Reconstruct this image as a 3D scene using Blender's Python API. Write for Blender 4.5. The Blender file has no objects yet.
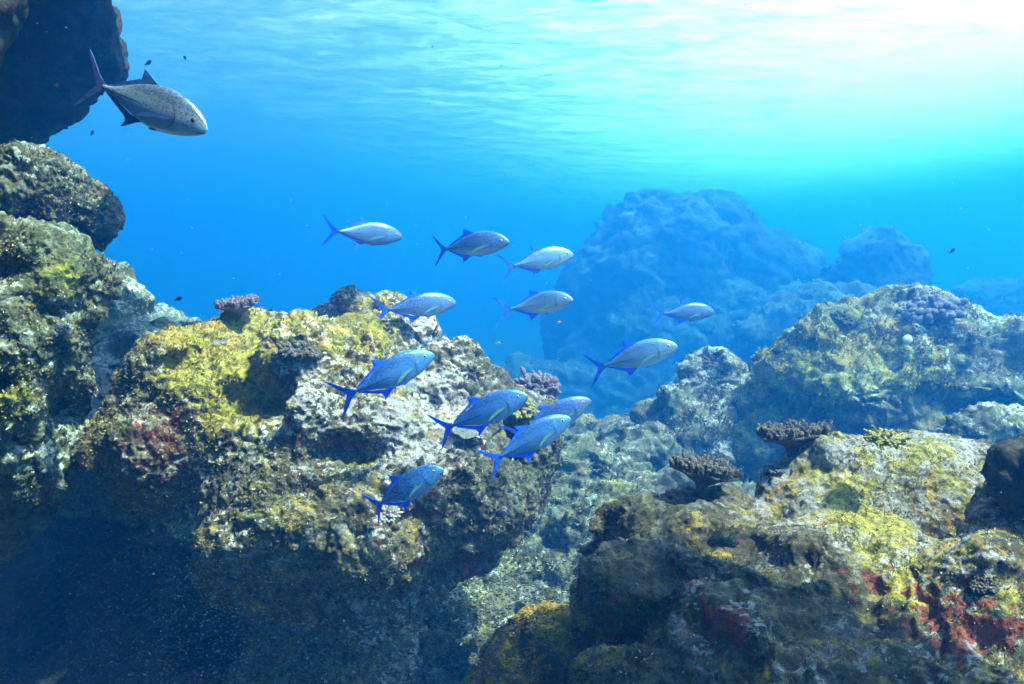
import bpy, math, random
import numpy as np
from mathutils import Vector, Matrix
random.seed(7)
R = math.radians
sc = bpy.context.scene
COL = sc.collection

# ------------------------------------------------------------------ camera, sky, sun, exposure
PITCH = -4.0
FPX = 852.0
cam = bpy.data.cameras.new("camera"); co = bpy.data.objects.new("camera", cam); COL.objects.link(co)
cam.sensor_width = 36; cam.lens = 36*FPX/1024; cam.clip_start = .05; cam.clip_end = 600
co.rotation_euler = (R(90+PITCH), 0, 0); sc.camera = co
SUN_EL, SUN_AZ = R(61), R(118)          # azimuth from +Y (view direction) towards +X (right)
w = bpy.data.worlds.new("World"); sc.world = w; w.use_nodes = True; nt = w.node_tree
sky = nt.nodes.new("ShaderNodeTexSky"); sky.sky_type = 'NISHITA'; sky.sun_disc = False
sky.sun_elevation = SUN_EL; sky.sun_rotation = SUN_AZ
nt.links.new(sky.outputs[0], nt.nodes["Background"].inputs[0]); nt.nodes["Background"].inputs[1].default_value = .05
s = bpy.data.lights.new("sun", 'SUN'); s.energy = 5; s.angle = R(.6); s.color = (1, .95, .87)
so = bpy.data.objects.new("sun", s); COL.objects.link(so)
SUND = Vector((math.sin(SUN_AZ)*math.cos(SUN_EL), math.cos(SUN_AZ)*math.cos(SUN_EL), math.sin(SUN_EL)))
so.rotation_euler = SUND.to_track_quat('Z', 'Y').to_euler()
sc.view_settings.view_transform = 'Standard'; sc.view_settings.look = 'None'
sc.view_settings.gamma = 1; sc.view_settings.exposure = 3.0
sc.cycles.volume_bounces = 1; sc.cycles.max_bounces = 5; sc.cycles.diffuse_bounces = 2
sc.cycles.glossy_bounces = 2; sc.cycles.transmission_bounces = 2; sc.cycles.transparent_max_bounces = 6
sc.cycles.use_denoising = True
TOP = 7.3            # height of the water surface above the camera
FLOOR = -4.2         # depth of the seabed below the camera

def at(px, py, Y):
    a = R(PITCH); x = (px-512)/FPX; y = (342-py)/FPX
    f = math.cos(a)-y*math.sin(a); u = math.sin(a)+y*math.cos(a)
    return Vector((x/f*Y, Y, u/f*Y))

def tag(o, label=None, cat=None, group=None, kind=None):
    for k, v in (('label', label), ('category', cat), ('group', group), ('kind', kind)):
        if v: o[k] = v
    return o

# ------------------------------------------------------------------ node helper
class N:
    def __init__(s, name):
        s.m = bpy.data.materials.new(name); s.m.use_nodes = True; s.t = s.m.node_tree
        s.t.nodes.clear(); s.out = s.t.nodes.new("ShaderNodeOutputMaterial")
    def n(s, typ, _in=None, **props):
        k = s.t.nodes.new(typ)
        for a, b in props.items(): setattr(k, a, b)
        for a, b in (_in or {}).items():
            i = k.inputs[a]
            if isinstance(b, bpy.types.NodeSocket): s.t.links.new(b, i)
            elif isinstance(b, (tuple, list)) and len(b) == 3 and i.type == 'RGBA': i.default_value = (*b, 1)
            else: i.default_value = b
        return k
    def math(s, op, a, b=0., c=0., clamp=False):
        return s.n("ShaderNodeMath", {0: a, 1: b, 2: c}, operation=op, use_clamp=clamp).outputs[0]
    def mix(s, f, a, b):
        return s.n("ShaderNodeMix", {0: f, 6: a, 7: b}, data_type='RGBA').outputs[2]
    def noise(s, vec, scale, detail=4., rough=.6, dist=0., lac=2.):
        return s.n("ShaderNodeTexNoise", {"Vector": vec, "Scale": scale, "Detail": detail, "Roughness": rough, "Distortion": dist, "Lacunarity": lac}).outputs[0]
    def vor(s, vec, scale, feature='F1', rnd=1.):
        return s.n("ShaderNodeTexVoronoi", {"Vector": vec, "Scale": scale, "Randomness": rnd}, feature=feature)
    def step(s, x, lo, hi):
        k = s.n("ShaderNodeMapRange", {0: x, 1: lo, 2: hi, 3: 0., 4: 1.}, interpolation_type='SMOOTHSTEP'); return k.outputs[0]

# ------------------------------------------------------------------ reef rock material
def rock_material(name, off=0., dark=1., warm=1., scale=1., tint=None):
    g = N(name)
    tc = g.n("ShaderNodeTexCoord").outputs["Object"]
    v = g.n("ShaderNodeMapping", {"Vector": tc, "Location": (off, off*1.7, -off), "Scale": (scale,)*3}).outputs[0]
    att = g.n("ShaderNodeAttribute", attribute_name="growth")
    sep = g.n("ShaderNodeSeparateColor", {0: att.outputs["Color"]})
    yel, red, pale = sep.outputs[0], sep.outputs[1], sep.outputs[2]
    n1 = g.noise(v, 3.2, 8, .68, .6); n2 = g.noise(v, 11, 8, .7, .4); n3 = g.noise(v, 34, 6, .7); n4 = g.noise(v, 7.3, 8, .72, 1.)
    n5 = g.noise(v, 110, 4, .7)
    vr = g.vor(v, 26).outputs["Distance"]
    d = dark
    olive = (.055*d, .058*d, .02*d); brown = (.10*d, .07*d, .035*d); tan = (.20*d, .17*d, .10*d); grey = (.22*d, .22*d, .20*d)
    c = g.mix(g.step(n1, .40, .60), olive, brown)
    c = g.mix(g.step(g.math('ADD', n2, g.math('MULTIPLY', g.math('SUBTRACT', n5, .5), .5)), .47, .54), c, tan)
    c = g.mix(g.math('MULTIPLY', g.step(n4, .52, .60), .85), c, grey)
    # small dark turf specks and holes
    c = g.mix(g.math('MULTIPLY', g.step(n3, .50, .62), .75), c, (.035*d, .032*d, .02*d))
    # pale coralline crust
    pm = g.math('ADD', pale, g.math('MULTIPLY', g.math('SUBTRACT', n4, .5), 1.6))
    pm = g.math('ADD', pm, g.math('MULTIPLY', g.math('SUBTRACT', n3, .5), -2.2))
    pm = g.step(pm, .50, .62)
    pc = g.mix(g.step(n2, .4, .6), (.55*d, .52*d, .46*d), (.38*d, .32*d, .33*d))
    c = g.mix(g.math('MULTIPLY', pm, .85), c, pc)
    # yellow to olive algae and sponge
    ym = g.math('ADD', yel, g.math('MULTIPLY', g.math('SUBTRACT', n2, .5), 2.0))
    ym = g.math('ADD', ym, g.math('MULTIPLY', g.math('SUBTRACT', n3, .5), 1.8))
    yc = g.mix(g.step(n3, .4, .62), (.37*warm, .31*warm, .02), (.13, .11, .02))
    yc = g.mix(g.step(n1, .48, .6), yc, (.36*warm, .22*warm, .03))
    c = g.mix(g.math('MULTIPLY', g.step(ym, .52, .66), .9), c, yc)
    # red and maroon crust
    rm = g.math('ADD', red, g.math('MULTIPLY', g.math('SUBTRACT', n4, .5), 2.0))
    rm = g.math('ADD', rm, g.math('MULTIPLY', g.math('SUBTRACT', n3, .5), 1.4))
    rc = g.mix(g.step(n2, .42, .60), (.30*warm, .06, .035), (.12, .025, .035))
    rc = g.mix(g.step(n1, .56, .62), rc, (.36*warm, .15, .06))
    c = g.mix(g.math('MULTIPLY', g.step(rm, .52, .62), .88), c, rc)
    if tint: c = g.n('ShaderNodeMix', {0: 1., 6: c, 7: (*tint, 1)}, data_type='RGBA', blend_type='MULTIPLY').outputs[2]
    # fine grain
    c = g.mix(g.math('MULTIPLY', g.step(n5, .52, .60), .6), c, (.03*d, .03*d, .02*d))
    h = g.math('ADD', g.math('MULTIPLY', n3, .55), g.math('MULTIPLY', n5, .4))
    h = g.math('SUBTRACT', h, g.math('MULTIPLY', g.step(vr, .35, .05), .25))
    bmp = g.n("ShaderNodeBump", {"Strength": .9, "Distance": .022/scale, "Height": h})
    b = g.n("ShaderNodeBsdfPrincipled", {"Base Color": c, "Roughness": .85, "Normal": bmp.outputs[0], "Specular IOR Level": .25})
    g.t.links.new(b.outputs[0], g.out.inputs[0])
    return g.m

# ------------------------------------------------------------------ noise and surface extraction
TABS = {}
def vnoise(p, seed=0):
    if seed not in TABS: TABS[seed] = np.random.RandomState(seed+11).rand(32, 32, 32).astype(np.float32)
    T = TABS[seed]
    i = np.floor(p).astype(np.int32); f = (p-i).astype(np.float32); f = f*f*(3-2*f)
    x0, y0, z0 = (i[..., k] & 31 for k in range(3)); x1, y1, z1 = (x0+1) & 31, (y0+1) & 31, (z0+1) & 31
    fx, fy, fz = f[..., 0], f[..., 1], f[..., 2]
    a = T[x0, y0, z0]*(1-fx)+T[x1, y0, z0]*fx; b = T[x0, y1, z0]*(1-fx)+T[x1, y1, z0]*fx
    c = T[x0, y0, z1]*(1-fx)+T[x1, y0, z1]*fx; d = T[x0, y1, z1]*(1-fx)+T[x1, y1, z1]*fx
    return ((a*(1-fy)+b*fy)*(1-fz)+(c*(1-fy)+d*fy)*fz)*2-1

def fbm(p, octs=4, seed=0, gain=.5):
    s = 0; a = 1; t = 0
    for k in range(octs):
        s = s+a*vnoise(p*(2.03**k)+k*7.3, seed+k); t += a; a *= gain
    return s/t

def worley(p, seed=0):
    """distance to the nearest of one jittered point per unit cell"""
    rs = np.random.RandomState(seed+91); J = rs.rand(16, 16, 16, 3).astype(np.float32)
    i = np.floor(p).astype(np.int32); f = (p-i).astype(np.float32); best = np.full(len(p), 9., np.float32)
    for dx in (-1, 0, 1):
        for dy in (-1, 0, 1):
            for dz in (-1, 0, 1):
                q = J[(i[:, 0]+dx) & 15, (i[:, 1]+dy) & 15, (i[:, 2]+dz) & 15]+np.array([dx, dy, dz], np.float32)-f
                best = np.minimum(best, np.einsum('ij,ij->i', q, q))
    return np.sqrt(best)

def surface_nets(V, org, h):
    nx, ny, nz = V.shape; S = V < 0
    tot = np.zeros((nx-1, ny-1, nz-1), np.int8); offs = [(a, b, c) for a in (0, 1) for b in (0, 1) for c in (0, 1)]
    for a, b, c in offs: tot += S[a:nx-1+a, b:ny-1+b, c:nz-1+c]
    act = np.argwhere((tot > 0) & (tot < 8)); idx = np.full(tot.shape, -1, np.int64); idx[tuple(act.T)] = np.arange(len(act))
    cv = {o: V[act[:, 0]+o[0], act[:, 1]+o[1], act[:, 2]+o[2]] for o in offs}
    P = np.zeros((len(act), 3)); C = np.zeros(len(act))
    for o in offs:
        for ax in range(3):
            if o[ax]: continue
            q = list(o); q[ax] = 1; q = tuple(q); va, vb = cv[o], cv[q]; m = (va < 0) != (vb < 0)
            t = np.where(m, va/np.where(m, va-vb, 1), 0); pt = np.tile(np.array(o, float), (len(act), 1)); pt[:, ax] = t
            P[m] += pt[m]; C[m] += 1
    P = (act+P/C[:, None])*h+org
    F = []
    for ax in range(3):
        u, v = [(1, 2), (2, 0), (0, 1)][ax]
        sl0 = [slice(1, None)]*3; sl0[ax] = slice(0, -1); sl1 = list(sl0); sl1[ax] = slice(1, None)
        a, b = S[tuple(sl0)], S[tuple(sl1)]; e = np.argwhere(a != b); 
        off = np.ones(3, int); off[ax] = 0; e = e+off; sg = S[tuple(e.T)]
        ok = np.ones(len(e), bool)
        for k in (u, v): ok &= e[:, k] < V.shape[k]-1
        e, sg = e[ok], sg[ok]
        def cell(du, dv):
            c = e.copy(); c[:, u] -= du; c[:, v] -= dv; return idx[tuple(c.T)]
        q = np.stack([cell(1, 1), cell(0, 1), cell(0, 0), cell(1, 0)], 1)
        q[~sg] = q[~sg][:, ::-1]; F.append(q)
    return P, np.concatenate(F)

def sdf_of(p, lobes, k):
    D = np.full(len(p), 50., np.float32)
    for c, r, sub in lobes:
        q = (p-c)/r; l = np.sqrt(np.einsum('ij,ij->i', q, q)); d = ((l-1)*r.min()*.5+(l-1)*r.mean()*.5).astype(np.float32)
        if sub: 
            h = np.clip(.5-.5*(D+d)/k, 0, 1); D = D*(1-h)-d*h+k*h*(1-h)
        else:
            h = np.clip(.5+.5*(D-d)/k, 0, 1); D = D*(1-h)+d*h-k*h*(1-h)
    return D

def mesh_from(name, P, F):
    me = bpy.data.meshes.new(name); me.vertices.add(len(P)); me.vertices.foreach_set("co", P.astype(np.float32).ravel())
    me.loops.add(F.size); me.loops.foreach_set("vertex_index", F.astype(np.int32).ravel())
    me.polygons.add(len(F)); me.polygons.foreach_set("loop_start", np.arange(0, F.size, F.shape[1], dtype=np.int32))
    me.update(calc_edges=True); me.validate()
    me.polygons.foreach_set("use_smooth", np.ones(len(me.polygons), bool)); return me

def subsurf(me, lv):
    if not lv: return me
    o = bpy.data.objects.new("tmp", me); COL.objects.link(o); m = o.modifiers.new("s", 'SUBSURF'); m.levels = lv; m.render_levels = lv
    dg = bpy.context.evaluated_depsgraph_get(); r = bpy.data.meshes.new_from_object(o.evaluated_get(dg)); bpy.data.objects.remove(o); return r

def verts(me):
    a = np.empty(len(me.vertices)*3, np.float32); me.vertices.foreach_get("co", a); return a.reshape(-1, 3)
def norms(me):
    a = np.empty(len(me.vertices)*3, np.float32); me.vertex_normals.foreach_get("vector", a); return a.reshape(-1, 3)

TURF = {}
def rock(name, lobes, h, lv, mat, seed=0, k=.12, warp=.12, wf=1.6, big=.10, bf=1.5, lump=.036, lf=5., fine=.012, pits=.038,
         spots=(), yel=.0, red=.0, pale=.0, upyel=.35, sub=5, floor=None, cut=()):
    """lobes: (px, py, Y, radius px, radius px vertical, depth factor). One closed mesh, real-size bumps at several scales."""
    rs = np.random.RandomState(seed+5); L = []
    for l in lobes:
        if len(l) == 2:
            L.append((np.array(l[0], np.float32), np.array(l[1], np.float32), 0)); continue
        px, py, Y, rx, rz = l[:5]; dep = l[5] if len(l) > 5 else .75
        c = np.array(at(px, py, Y), np.float32); r = np.array([rx, rx*dep, rz], np.float32)*Y/FPX; L.append((c, r, 0))
        for _ in range(sub):
            d = rs.randn(3); d[1] -= .4; d /= np.linalg.norm(d); f = rs.uniform(.22, .42)
            L.append(((c+d*r*rs.uniform(.78, .95)).astype(np.float32), (np.full(3, r.mean())*f*rs.uniform(.7, 1.3, 3)).astype(np.float32), 0))
        for _ in range(0 if seed == 2 else max(1, sub//2)):
            d = rs.randn(3); d /= np.linalg.norm(d); f = rs.uniform(.14, .26)
            L.append(((c+d*r*rs.uniform(.98, 1.08)).astype(np.float32), (np.full(3, r.mean())*f*np.array([1.3, 1.1, .7])).astype(np.float32), 1))
    L.sort(key=lambda t: t[2])
    for px, py, Y, rx, rz in cut:
        L.append((np.array(at(px, py, Y), np.float32), np.array([rx, rx*1.2, rz], np.float32)*Y/FPX, 1))
    lo = np.min([c-r for c, r, s_ in L if not s_], 0)-.3*k-big-warp*.6; hi = np.max([c+r for c, r, s_ in L if not s_], 0)+.3*k+big+warp*.6
    fl = (FLOOR-.35) if floor is None else floor
    lo[2] = max(lo[2], fl-2*h)
    n = np.ceil((hi-lo)/h).astype(int)+2
    gx, gy, gz = (lo[i]+np.arange(n[i])*h for i in range(3))
    V = np.empty(n, np.float32)
    for i0 in range(0, n[0], 16):
        X = np.stack(np.meshgrid(gx[i0:i0+16], gy, gz, indexing='ij'), -1).reshape(-1, 3).astype(np.float32)
        D = sdf_of(X, L, k); near = np.abs(D) < big+warp*1.2+3*h
        if near.any():
            q = X[near]; wv = np.stack([fbm(q*wf+j*13.7, 2, seed+j*3) for j in range(3)], -1)
            D[near] = sdf_of(q+wv*warp, L, k)-big*fbm(q*bf+5, 3, seed+20, .55)
        D = np.maximum(D, fl-X[:, 2])
        V[i0:i0+16] = D.reshape(-1, n[1], n[2])
    V[0] = V[-1] = 1; V[:, 0] = V[:, -1] = 1; V[:, :, 0] = V[:, :, -1] = 1
    P, F = surface_nets(V, lo, h)
    me = mesh_from(name, P, F)
    if not lv: pass
    me = subsurf(me, lv)
    p = verts(me); nn = norms(me)
    rough = np.clip(.5+1.3*fbm(p*1.9, 3, seed+40), .08, 1.15)
    w1 = worley(p*lf+fbm(p*lf*.7, 2, seed+3)[:, None]*.7, seed)
    w2 = worley(p*lf*2.9+9+fbm(p*lf, 2, seed+6)[:, None]*.6, seed+1)
    d = lump*(.62-w1)*rough*1.5+lump*.4*(.5-w2)*np.clip(.4+1.4*fbm(p*2.6, 2, seed+44), 0, 1.2)
    d += lump*.9*fbm(p*lf*.8+1, 4, seed+55, .62)
    hole = np.clip(fbm(p*lf*.45+3, 4, seed+50, .62)-.17, 0, 1)
    d -= pits*np.minimum(hole*7, 1)
    d += fine*2.2*fbm(p*lf*5, 3, seed+60, .75)
    ridg = 1-np.abs(fbm(p*lf*.9+31, 4, seed+70, .6))*2.4
    d -= lump*.9*np.clip(ridg-.70, 0, 1)*2.2
    p = p+nn*d[:, None]
    me.vertices.foreach_set("co", p.astype(np.float32).ravel()); me.update()
    nn = norms(me); up = nn[:, 2]
    nlow = fbm(p*1.7+2, 3, seed+80); nl2 = fbm(p*2.3+8, 3, seed+83); nl3 = fbm(p*1.5+4, 3, seed+86)
    Y_ = yel+nlow*.75+upyel*np.clip(up, -.6, 1)*.45; R_ = red+nl2*.7-.35*up; P_ = pale+nl3*.6+.25*up
    for kind, px, py, Y, rad, a in spots:
        q = p-np.array(at(px, py, Y)); pr = rad*Y/FPX
        gs = a*np.exp(-(q[:, 0]**2+q[:, 2]**2+.15*q[:, 1]**2)/(pr*pr)*(.8+.8*nl2))
        if kind == 'y': Y_ += gs
        elif kind == 'r': R_ += gs
        else: P_ += gs
    a = me.color_attributes.new("growth", 'FLOAT_COLOR', 'POINT')
    a.data.foreach_set("color", np.stack([np.clip(Y_, 0, 3), np.clip(R_, 0, 3), np.clip(P_, 0, 3), np.ones_like(Y_)], 1).astype(np.float32).ravel())
    TURF[name+str(seed)] = (p, nn, Y_, R_, P_)
    me.materials.append(mat)
    ctr = p.mean(0); ctr[2] = p[:, 2].min(); me.transform(Matrix.Translation(Vector([-float(x) for x in ctr])))
    o = bpy.data.objects.new(name, me); o.location = [float(x) for x in ctr]; COL.objects.link(o)
    return o


# ------------------------------------------------------------------ seabed, water surface, body of water
def grid_mesh(name, x0, x1, y0, y1, nx, ny, fz, ypow=1.):
    u = np.linspace(0, 1, nx); v = np.linspace(0, 1, ny)**ypow
    X, Yy = np.meshgrid(x0+(x1-x0)*u, y0+(y1-y0)*v, indexing='ij'); P = np.stack([X, Yy, fz(X, Yy)], -1).reshape(-1, 3)
    i = np.arange(nx*ny).reshape(nx, ny); F = np.stack([i[:-1, :-1], i[1:, :-1], i[1:, 1:], i[:-1, 1:]], -1).reshape(-1, 4)
    return mesh_from(name, P, F)

def bed_z(X, Y):
    p = np.stack([X, Y, X*0], -1).reshape(-1, 3).astype(np.float32)
    z = .35*fbm(p*.35, 3, 3)+.12*fbm(p*1.7, 3, 5)+.05*(.6-worley(p*4, 4))
    return FLOOR+.05+z.reshape(X.shape)
bed = bpy.data.objects.new("seabed", grid_mesh("seabed", -70, 70, -12, 110, 560, 560, bed_z, 2.2)); COL.objects.link(bed)
tag(bed, kind='structure')
MAT_BED = rock_material("rubble", 3.1, .8, .8)
bed.data.materials.append(MAT_BED)

g = N("water_surface"); tcn = g.n("ShaderNodeTexCoord").outputs["Object"]
mp = g.n("ShaderNodeMapping", {"Vector": tcn, "Scale": (.55, 1, 1), "Rotation": (0, 0, .5)}).outputs[0]
na = g.noise(mp, 3.2, 7, .7, .2); nb = g.noise(mp, .22, 3, .5, .4)
ff = g.math('ADD', na, g.math('MULTIPLY', g.math('SUBTRACT', nb, .5), .5))
fac = g.math('ADD', g.math('MULTIPLY', g.step(ff, .40, .85), .3), .22)
bw = g.n("ShaderNodeBump", {"Strength": 1., "Distance": .06, "Height": na}).outputs[0]
rf = g.n("ShaderNodeBsdfRefraction", {"Color": (.95, .97, 1), "Roughness": .5, "IOR": 1.12, "Normal": bw}).outputs[0]
tl = g.n("ShaderNodeBsdfTranslucent", {"Color": (.9, .9, .86), "Normal": bw}).outputs[0]
# painted white patch, standing in for the sun's glow and glitter on the right
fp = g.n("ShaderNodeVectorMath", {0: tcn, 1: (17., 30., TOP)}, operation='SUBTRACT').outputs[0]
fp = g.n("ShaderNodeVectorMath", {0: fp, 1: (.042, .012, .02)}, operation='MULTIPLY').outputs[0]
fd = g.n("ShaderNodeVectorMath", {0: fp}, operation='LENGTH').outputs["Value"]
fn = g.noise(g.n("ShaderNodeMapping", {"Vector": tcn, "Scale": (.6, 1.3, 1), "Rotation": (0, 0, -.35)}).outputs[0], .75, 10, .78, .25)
glow_mask = g.step(g.math('ADD', g.math('SUBTRACT', 1.25, fd), g.math('MULTIPLY', g.math('SUBTRACT', fn, .5), 1.5)), -.1, 1.2)
fac = g.math('MAXIMUM', fac, g.math('MULTIPLY', glow_mask, .85))
m2 = g.n("ShaderNodeMixShader", {0: g.math('ADD', .18, g.math('MULTIPLY', glow_mask, .75)), 1: rf, 2: tl}).outputs[0]
fr = g.n("ShaderNodeFresnel", {"IOR": 1.33}).outputs[0]      # beyond the critical angle the surface mirrors the water below it
gl = g.n("ShaderNodeBsdfGlossy", {"Color": (1, 1, 1), "Roughness": .5, "Normal": bw}).outputs[0]
base = g.n("ShaderNodeMixShader", {0: fr, 1: g.n("ShaderNodeBsdfTransparent").outputs[0], 2: gl})
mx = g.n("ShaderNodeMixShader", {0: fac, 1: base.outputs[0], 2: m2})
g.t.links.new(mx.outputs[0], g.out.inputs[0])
def wave(X, Y):
    p = np.stack([X, Y, X*0], -1).reshape(-1, 3).astype(np.float32); return TOP+.12*fbm(p*.9, 3, 8).reshape(X.shape)
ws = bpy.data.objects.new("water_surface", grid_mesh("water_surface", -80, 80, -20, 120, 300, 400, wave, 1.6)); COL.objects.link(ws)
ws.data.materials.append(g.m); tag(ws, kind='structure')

bpy.ops.mesh.primitive_cube_add(size=1); hz = bpy.context.object; hz.name = 'haze'
zb, zt = FLOOR-1.8, TOP+.3
hz.scale = (150, 140, zt-zb); hz.location = (0, 50, (zt+zb)/2); tag(hz, kind='stuff')
g = N("haze")
DENS = .072
v = g.n("ShaderNodeVolumePrincipled", {"Color": (.012, .24, .94), "Density": DENS, "Anisotropy": .55, "Absorption Color": (0, .16, .5)})
g.t.links.new(v.outputs[0], g.out.inputs["Volume"]); hz.data.materials.append(g.m)

# ------------------------------------------------------------------ reef rocks
M_MAIN = rock_material("reef_crust_yellow", 0., .85); M_FORE = rock_material("reef_crust_mixed", 5.3, .62)
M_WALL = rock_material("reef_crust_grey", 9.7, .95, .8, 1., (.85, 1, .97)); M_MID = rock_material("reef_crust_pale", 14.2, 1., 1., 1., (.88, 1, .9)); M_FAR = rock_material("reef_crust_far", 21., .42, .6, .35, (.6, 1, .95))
M_SHADED = rock_material("reef_crust_shaded", 30., .22, .5)  # darker rock copy: shade of ledge, edge boulder and gully put into colour

rock('reef_boulder', [
    (215, 408, 4.1, 92, 68), (152, 446, 4.0, 58, 62), (262, 354, 4.4, 74, 44), (350, 350, 4.9, 62, 62), (300, 370, 4.6, 100, 60),
    (320, 440, 4.1, 130, 96), (415, 440, 4.5, 100, 74), (482, 448, 4.6, 58, 62), (500, 485, 4.5, 50, 66), (335, 520, 3.85, 115, 72), (385, 345, 4.9, 45, 50),
    (450, 505, 4.0, 85, 52), (260, 560, 4.1, 62, 48), (350, 590, 4.0, 70, 42), (330, 660, 4.9, 110, 100), (420, 560, 4.2, 60, 50), (250, 395, 5.1, 90, 62, 1.), (230, 385, 5.6, 90, 60, 1.)],  # last two lobes hide behind the crest, added to shade the gully
    .028, 2, M_MAIN, 1, spots=[('r', 160, 440, 3.7, 46, .75), ('r', 205, 600, 4, 30, .7), ('r', 390, 470, 4, 26, .6), ('r', 470, 560, 4, 30, .6), ('r', 270, 470, 3.8, 35, .4),
    ('y', 235, 375, 3.9, 36, 1.1), ('y', 200, 325, 4, 40, .8), ('y', 320, 430, 4, 22, .7), ('y', 385, 300, 4.6, 40, .6), ('y', 500, 520, 4.1, 26, .9), ('y', 300, 545, 4, 22, .7), ('y', 380, 440, 4.1, 26, .6),
    ('p', 330, 400, 4.1, 60, .5), ('p', 440, 370, 4.4, 60, .45), ('p', 290, 330, 4.3, 40, .5), ('p', 440, 440, 4.2, 50, .45)],
    yel=.22, red=.0, pale=.15)
ROCKS = {}
def keep(key, o): ROCKS[key] = o; return o
o = COL.objects[-1] if False else bpy.data.objects['reef_boulder']
tag(keep('main', o), 'big yellow and grey crusted boulder rising left of centre behind the blue fish', 'reef rock')

o = rock('reef_boulder', [
    (890, 515, 2.95, 125, 68), (800, 480, 3.0, 52, 44), (700, 508, 3.0, 52, 36), (650, 530, 2.9, 45, 36), (905, 472, 3.2, 95, 30), (960, 500, 2.9, 90, 60), (690, 535, 2.75, 70, 50), (730, 520, 2.9, 60, 44), (720, 575, 2.5, 85, 60),
    (850, 570, 2.5, 120, 62), (640, 590, 2.6, 68, 62), (575, 650, 2.75, 52, 60), (780, 650, 2.2, 130, 75), (960, 620, 2.2, 120, 70),
    (1070, 560, 2.3, 90, 90), (900, 720, 2.0, 200, 90), (690, 720, 2.3, 150, 90), (610, 545, 2.95, 34, 26), (530, 700, 2.7, 45, 40)],
    .02, 2, M_FORE, 2, k=.07, warp=.08, wf=2.2, big=.10, bf=2.2, lump=.018, lf=5, fine=.007, pits=.035,
    spots=[('y', 880, 480, 2.7, 75, .45), ('y', 960, 480, 2.7, 40, .3), ('y', 820, 500, 2.7, 40, .3), ('y', 900, 585, 2.2, 45, .6), ('y', 560, 635, 2.5, 26, .9), ('y', 720, 520, 2.5, 40, .4),
    ('r', 1000, 620, 2, 40, .35), ('r', 770, 540, 2.3, 26, .5), ('r', 930, 600, 2.1, 30, .25), ('r', 720, 600, 2.1, 40, .5), ('r', 960, 650, 1.95, 60, .3), ('r', 830, 560, 2.4, 40, .5), ('r', 960, 560, 2.4, 40, .5), ('r', 700, 600, 2.3, 30, .4), ('p', 800, 465, 2.9, 60, .6), ('p', 905, 525, 2.4, 40, .8), ('p', 930, 445, 3, 60, .6), ('p', 870, 440, 3, 40, .6)],
    yel=.20, red=.14, pale=-.14, cut=[(740, 545, 2.4, 40, 16), (700, 565, 2.25, 40, 24), (925, 568, 2.35, 55, 17), (780, 590, 2.1, 46, 20), (640, 560, 2.45, 26, 22), (870, 630, 1.95, 60, 20), (985, 560, 2.3, 40, 16), (610, 640, 2.45, 20, 40), (820, 600, 2.1, 55, 26), (900, 600, 2.0, 50, 18), (680, 640, 2.1, 40, 30)])
tag(keep('fore', o), 'rugged foreground boulder with yellow top and dark hollows at bottom right', 'reef rock')
o = rock('reef_boulder', [(1040, 478, 2.25, 58, 40), (1090, 500, 2.3, 80, 70), (1120, 560, 2.4, 90, 120)], .02, 1, M_SHADED, 3, k=.06, warp=.05, big=.04, lump=.03, lf=7, fine=.008, pits=.02, pale=-.2, yel=-.3)
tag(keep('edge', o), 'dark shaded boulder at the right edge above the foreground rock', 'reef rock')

o = rock('reef_outcrop', [
    (900, 350, 7.2, 85, 52), (905, 325, 7.6, 50, 38), (960, 350, 7.4, 80, 48), (1030, 365, 7.4, 60, 45), (820, 365, 7.0, 42, 38), (815, 345, 7, 16, 24),
    (870, 395, 7.0, 80, 45), (985, 400, 6.9, 90, 34), (800, 430, 7.2, 70, 50), (900, 460, 7.3, 160, 60), (1080, 400, 7.2, 80, 80)],
    .05, 1, M_MID, 4, k=.16, warp=.14, big=.12, lump=.08, lf=3.2, fine=.02, pits=.09, spots=[('y', 880, 365, 6.6, 45, .45), ('y', 800, 380, 6.6, 30, .6)], yel=.28, red=-.6, pale=.2,
    cut=[(790, 425, 6.3, 60, 26), (985, 408, 6.3, 60, 18)])
tag(keep('mid', o), 'large pale outcrop with yellow patches in the middle distance on the right', 'reef rock')
o = rock('reef_outcrop', [(715, 388, 7.6, 42, 34), (690, 408, 7.4, 42, 26), (740, 405, 7.6, 40, 34), (665, 425, 7.6, 36, 26), (710, 450, 7.3, 70, 50), (640, 450, 7.7, 40, 30)],
    .05, 1, M_MID, 5, k=.12, warp=.12, big=.10, lump=.07, lf=3.4, fine=.02, pits=.08, spots=[('y', 745, 410, 7.2, 25, .7)], yel=.05, red=-.6, pale=.3)
tag(keep('mid2', o), 'low rounded outcrop left of the large pale one, dark gap between them', 'reef rock')
o = rock('reef_boulder', [(985, 425, 5.2, 38, 18), (1010, 432, 5.2, 30, 18), (960, 440, 5.2, 26, 20), (990, 470, 5.3, 60, 40)], .035, 1, M_MID, 6, k=.08, warp=.06, big=.05, lump=.05, lf=5, yel=.1, red=-.5, pale=.3)
tag(keep('small', o), 'small pale green boulder between the foreground rock and the large outcrop', 'reef rock')

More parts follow.
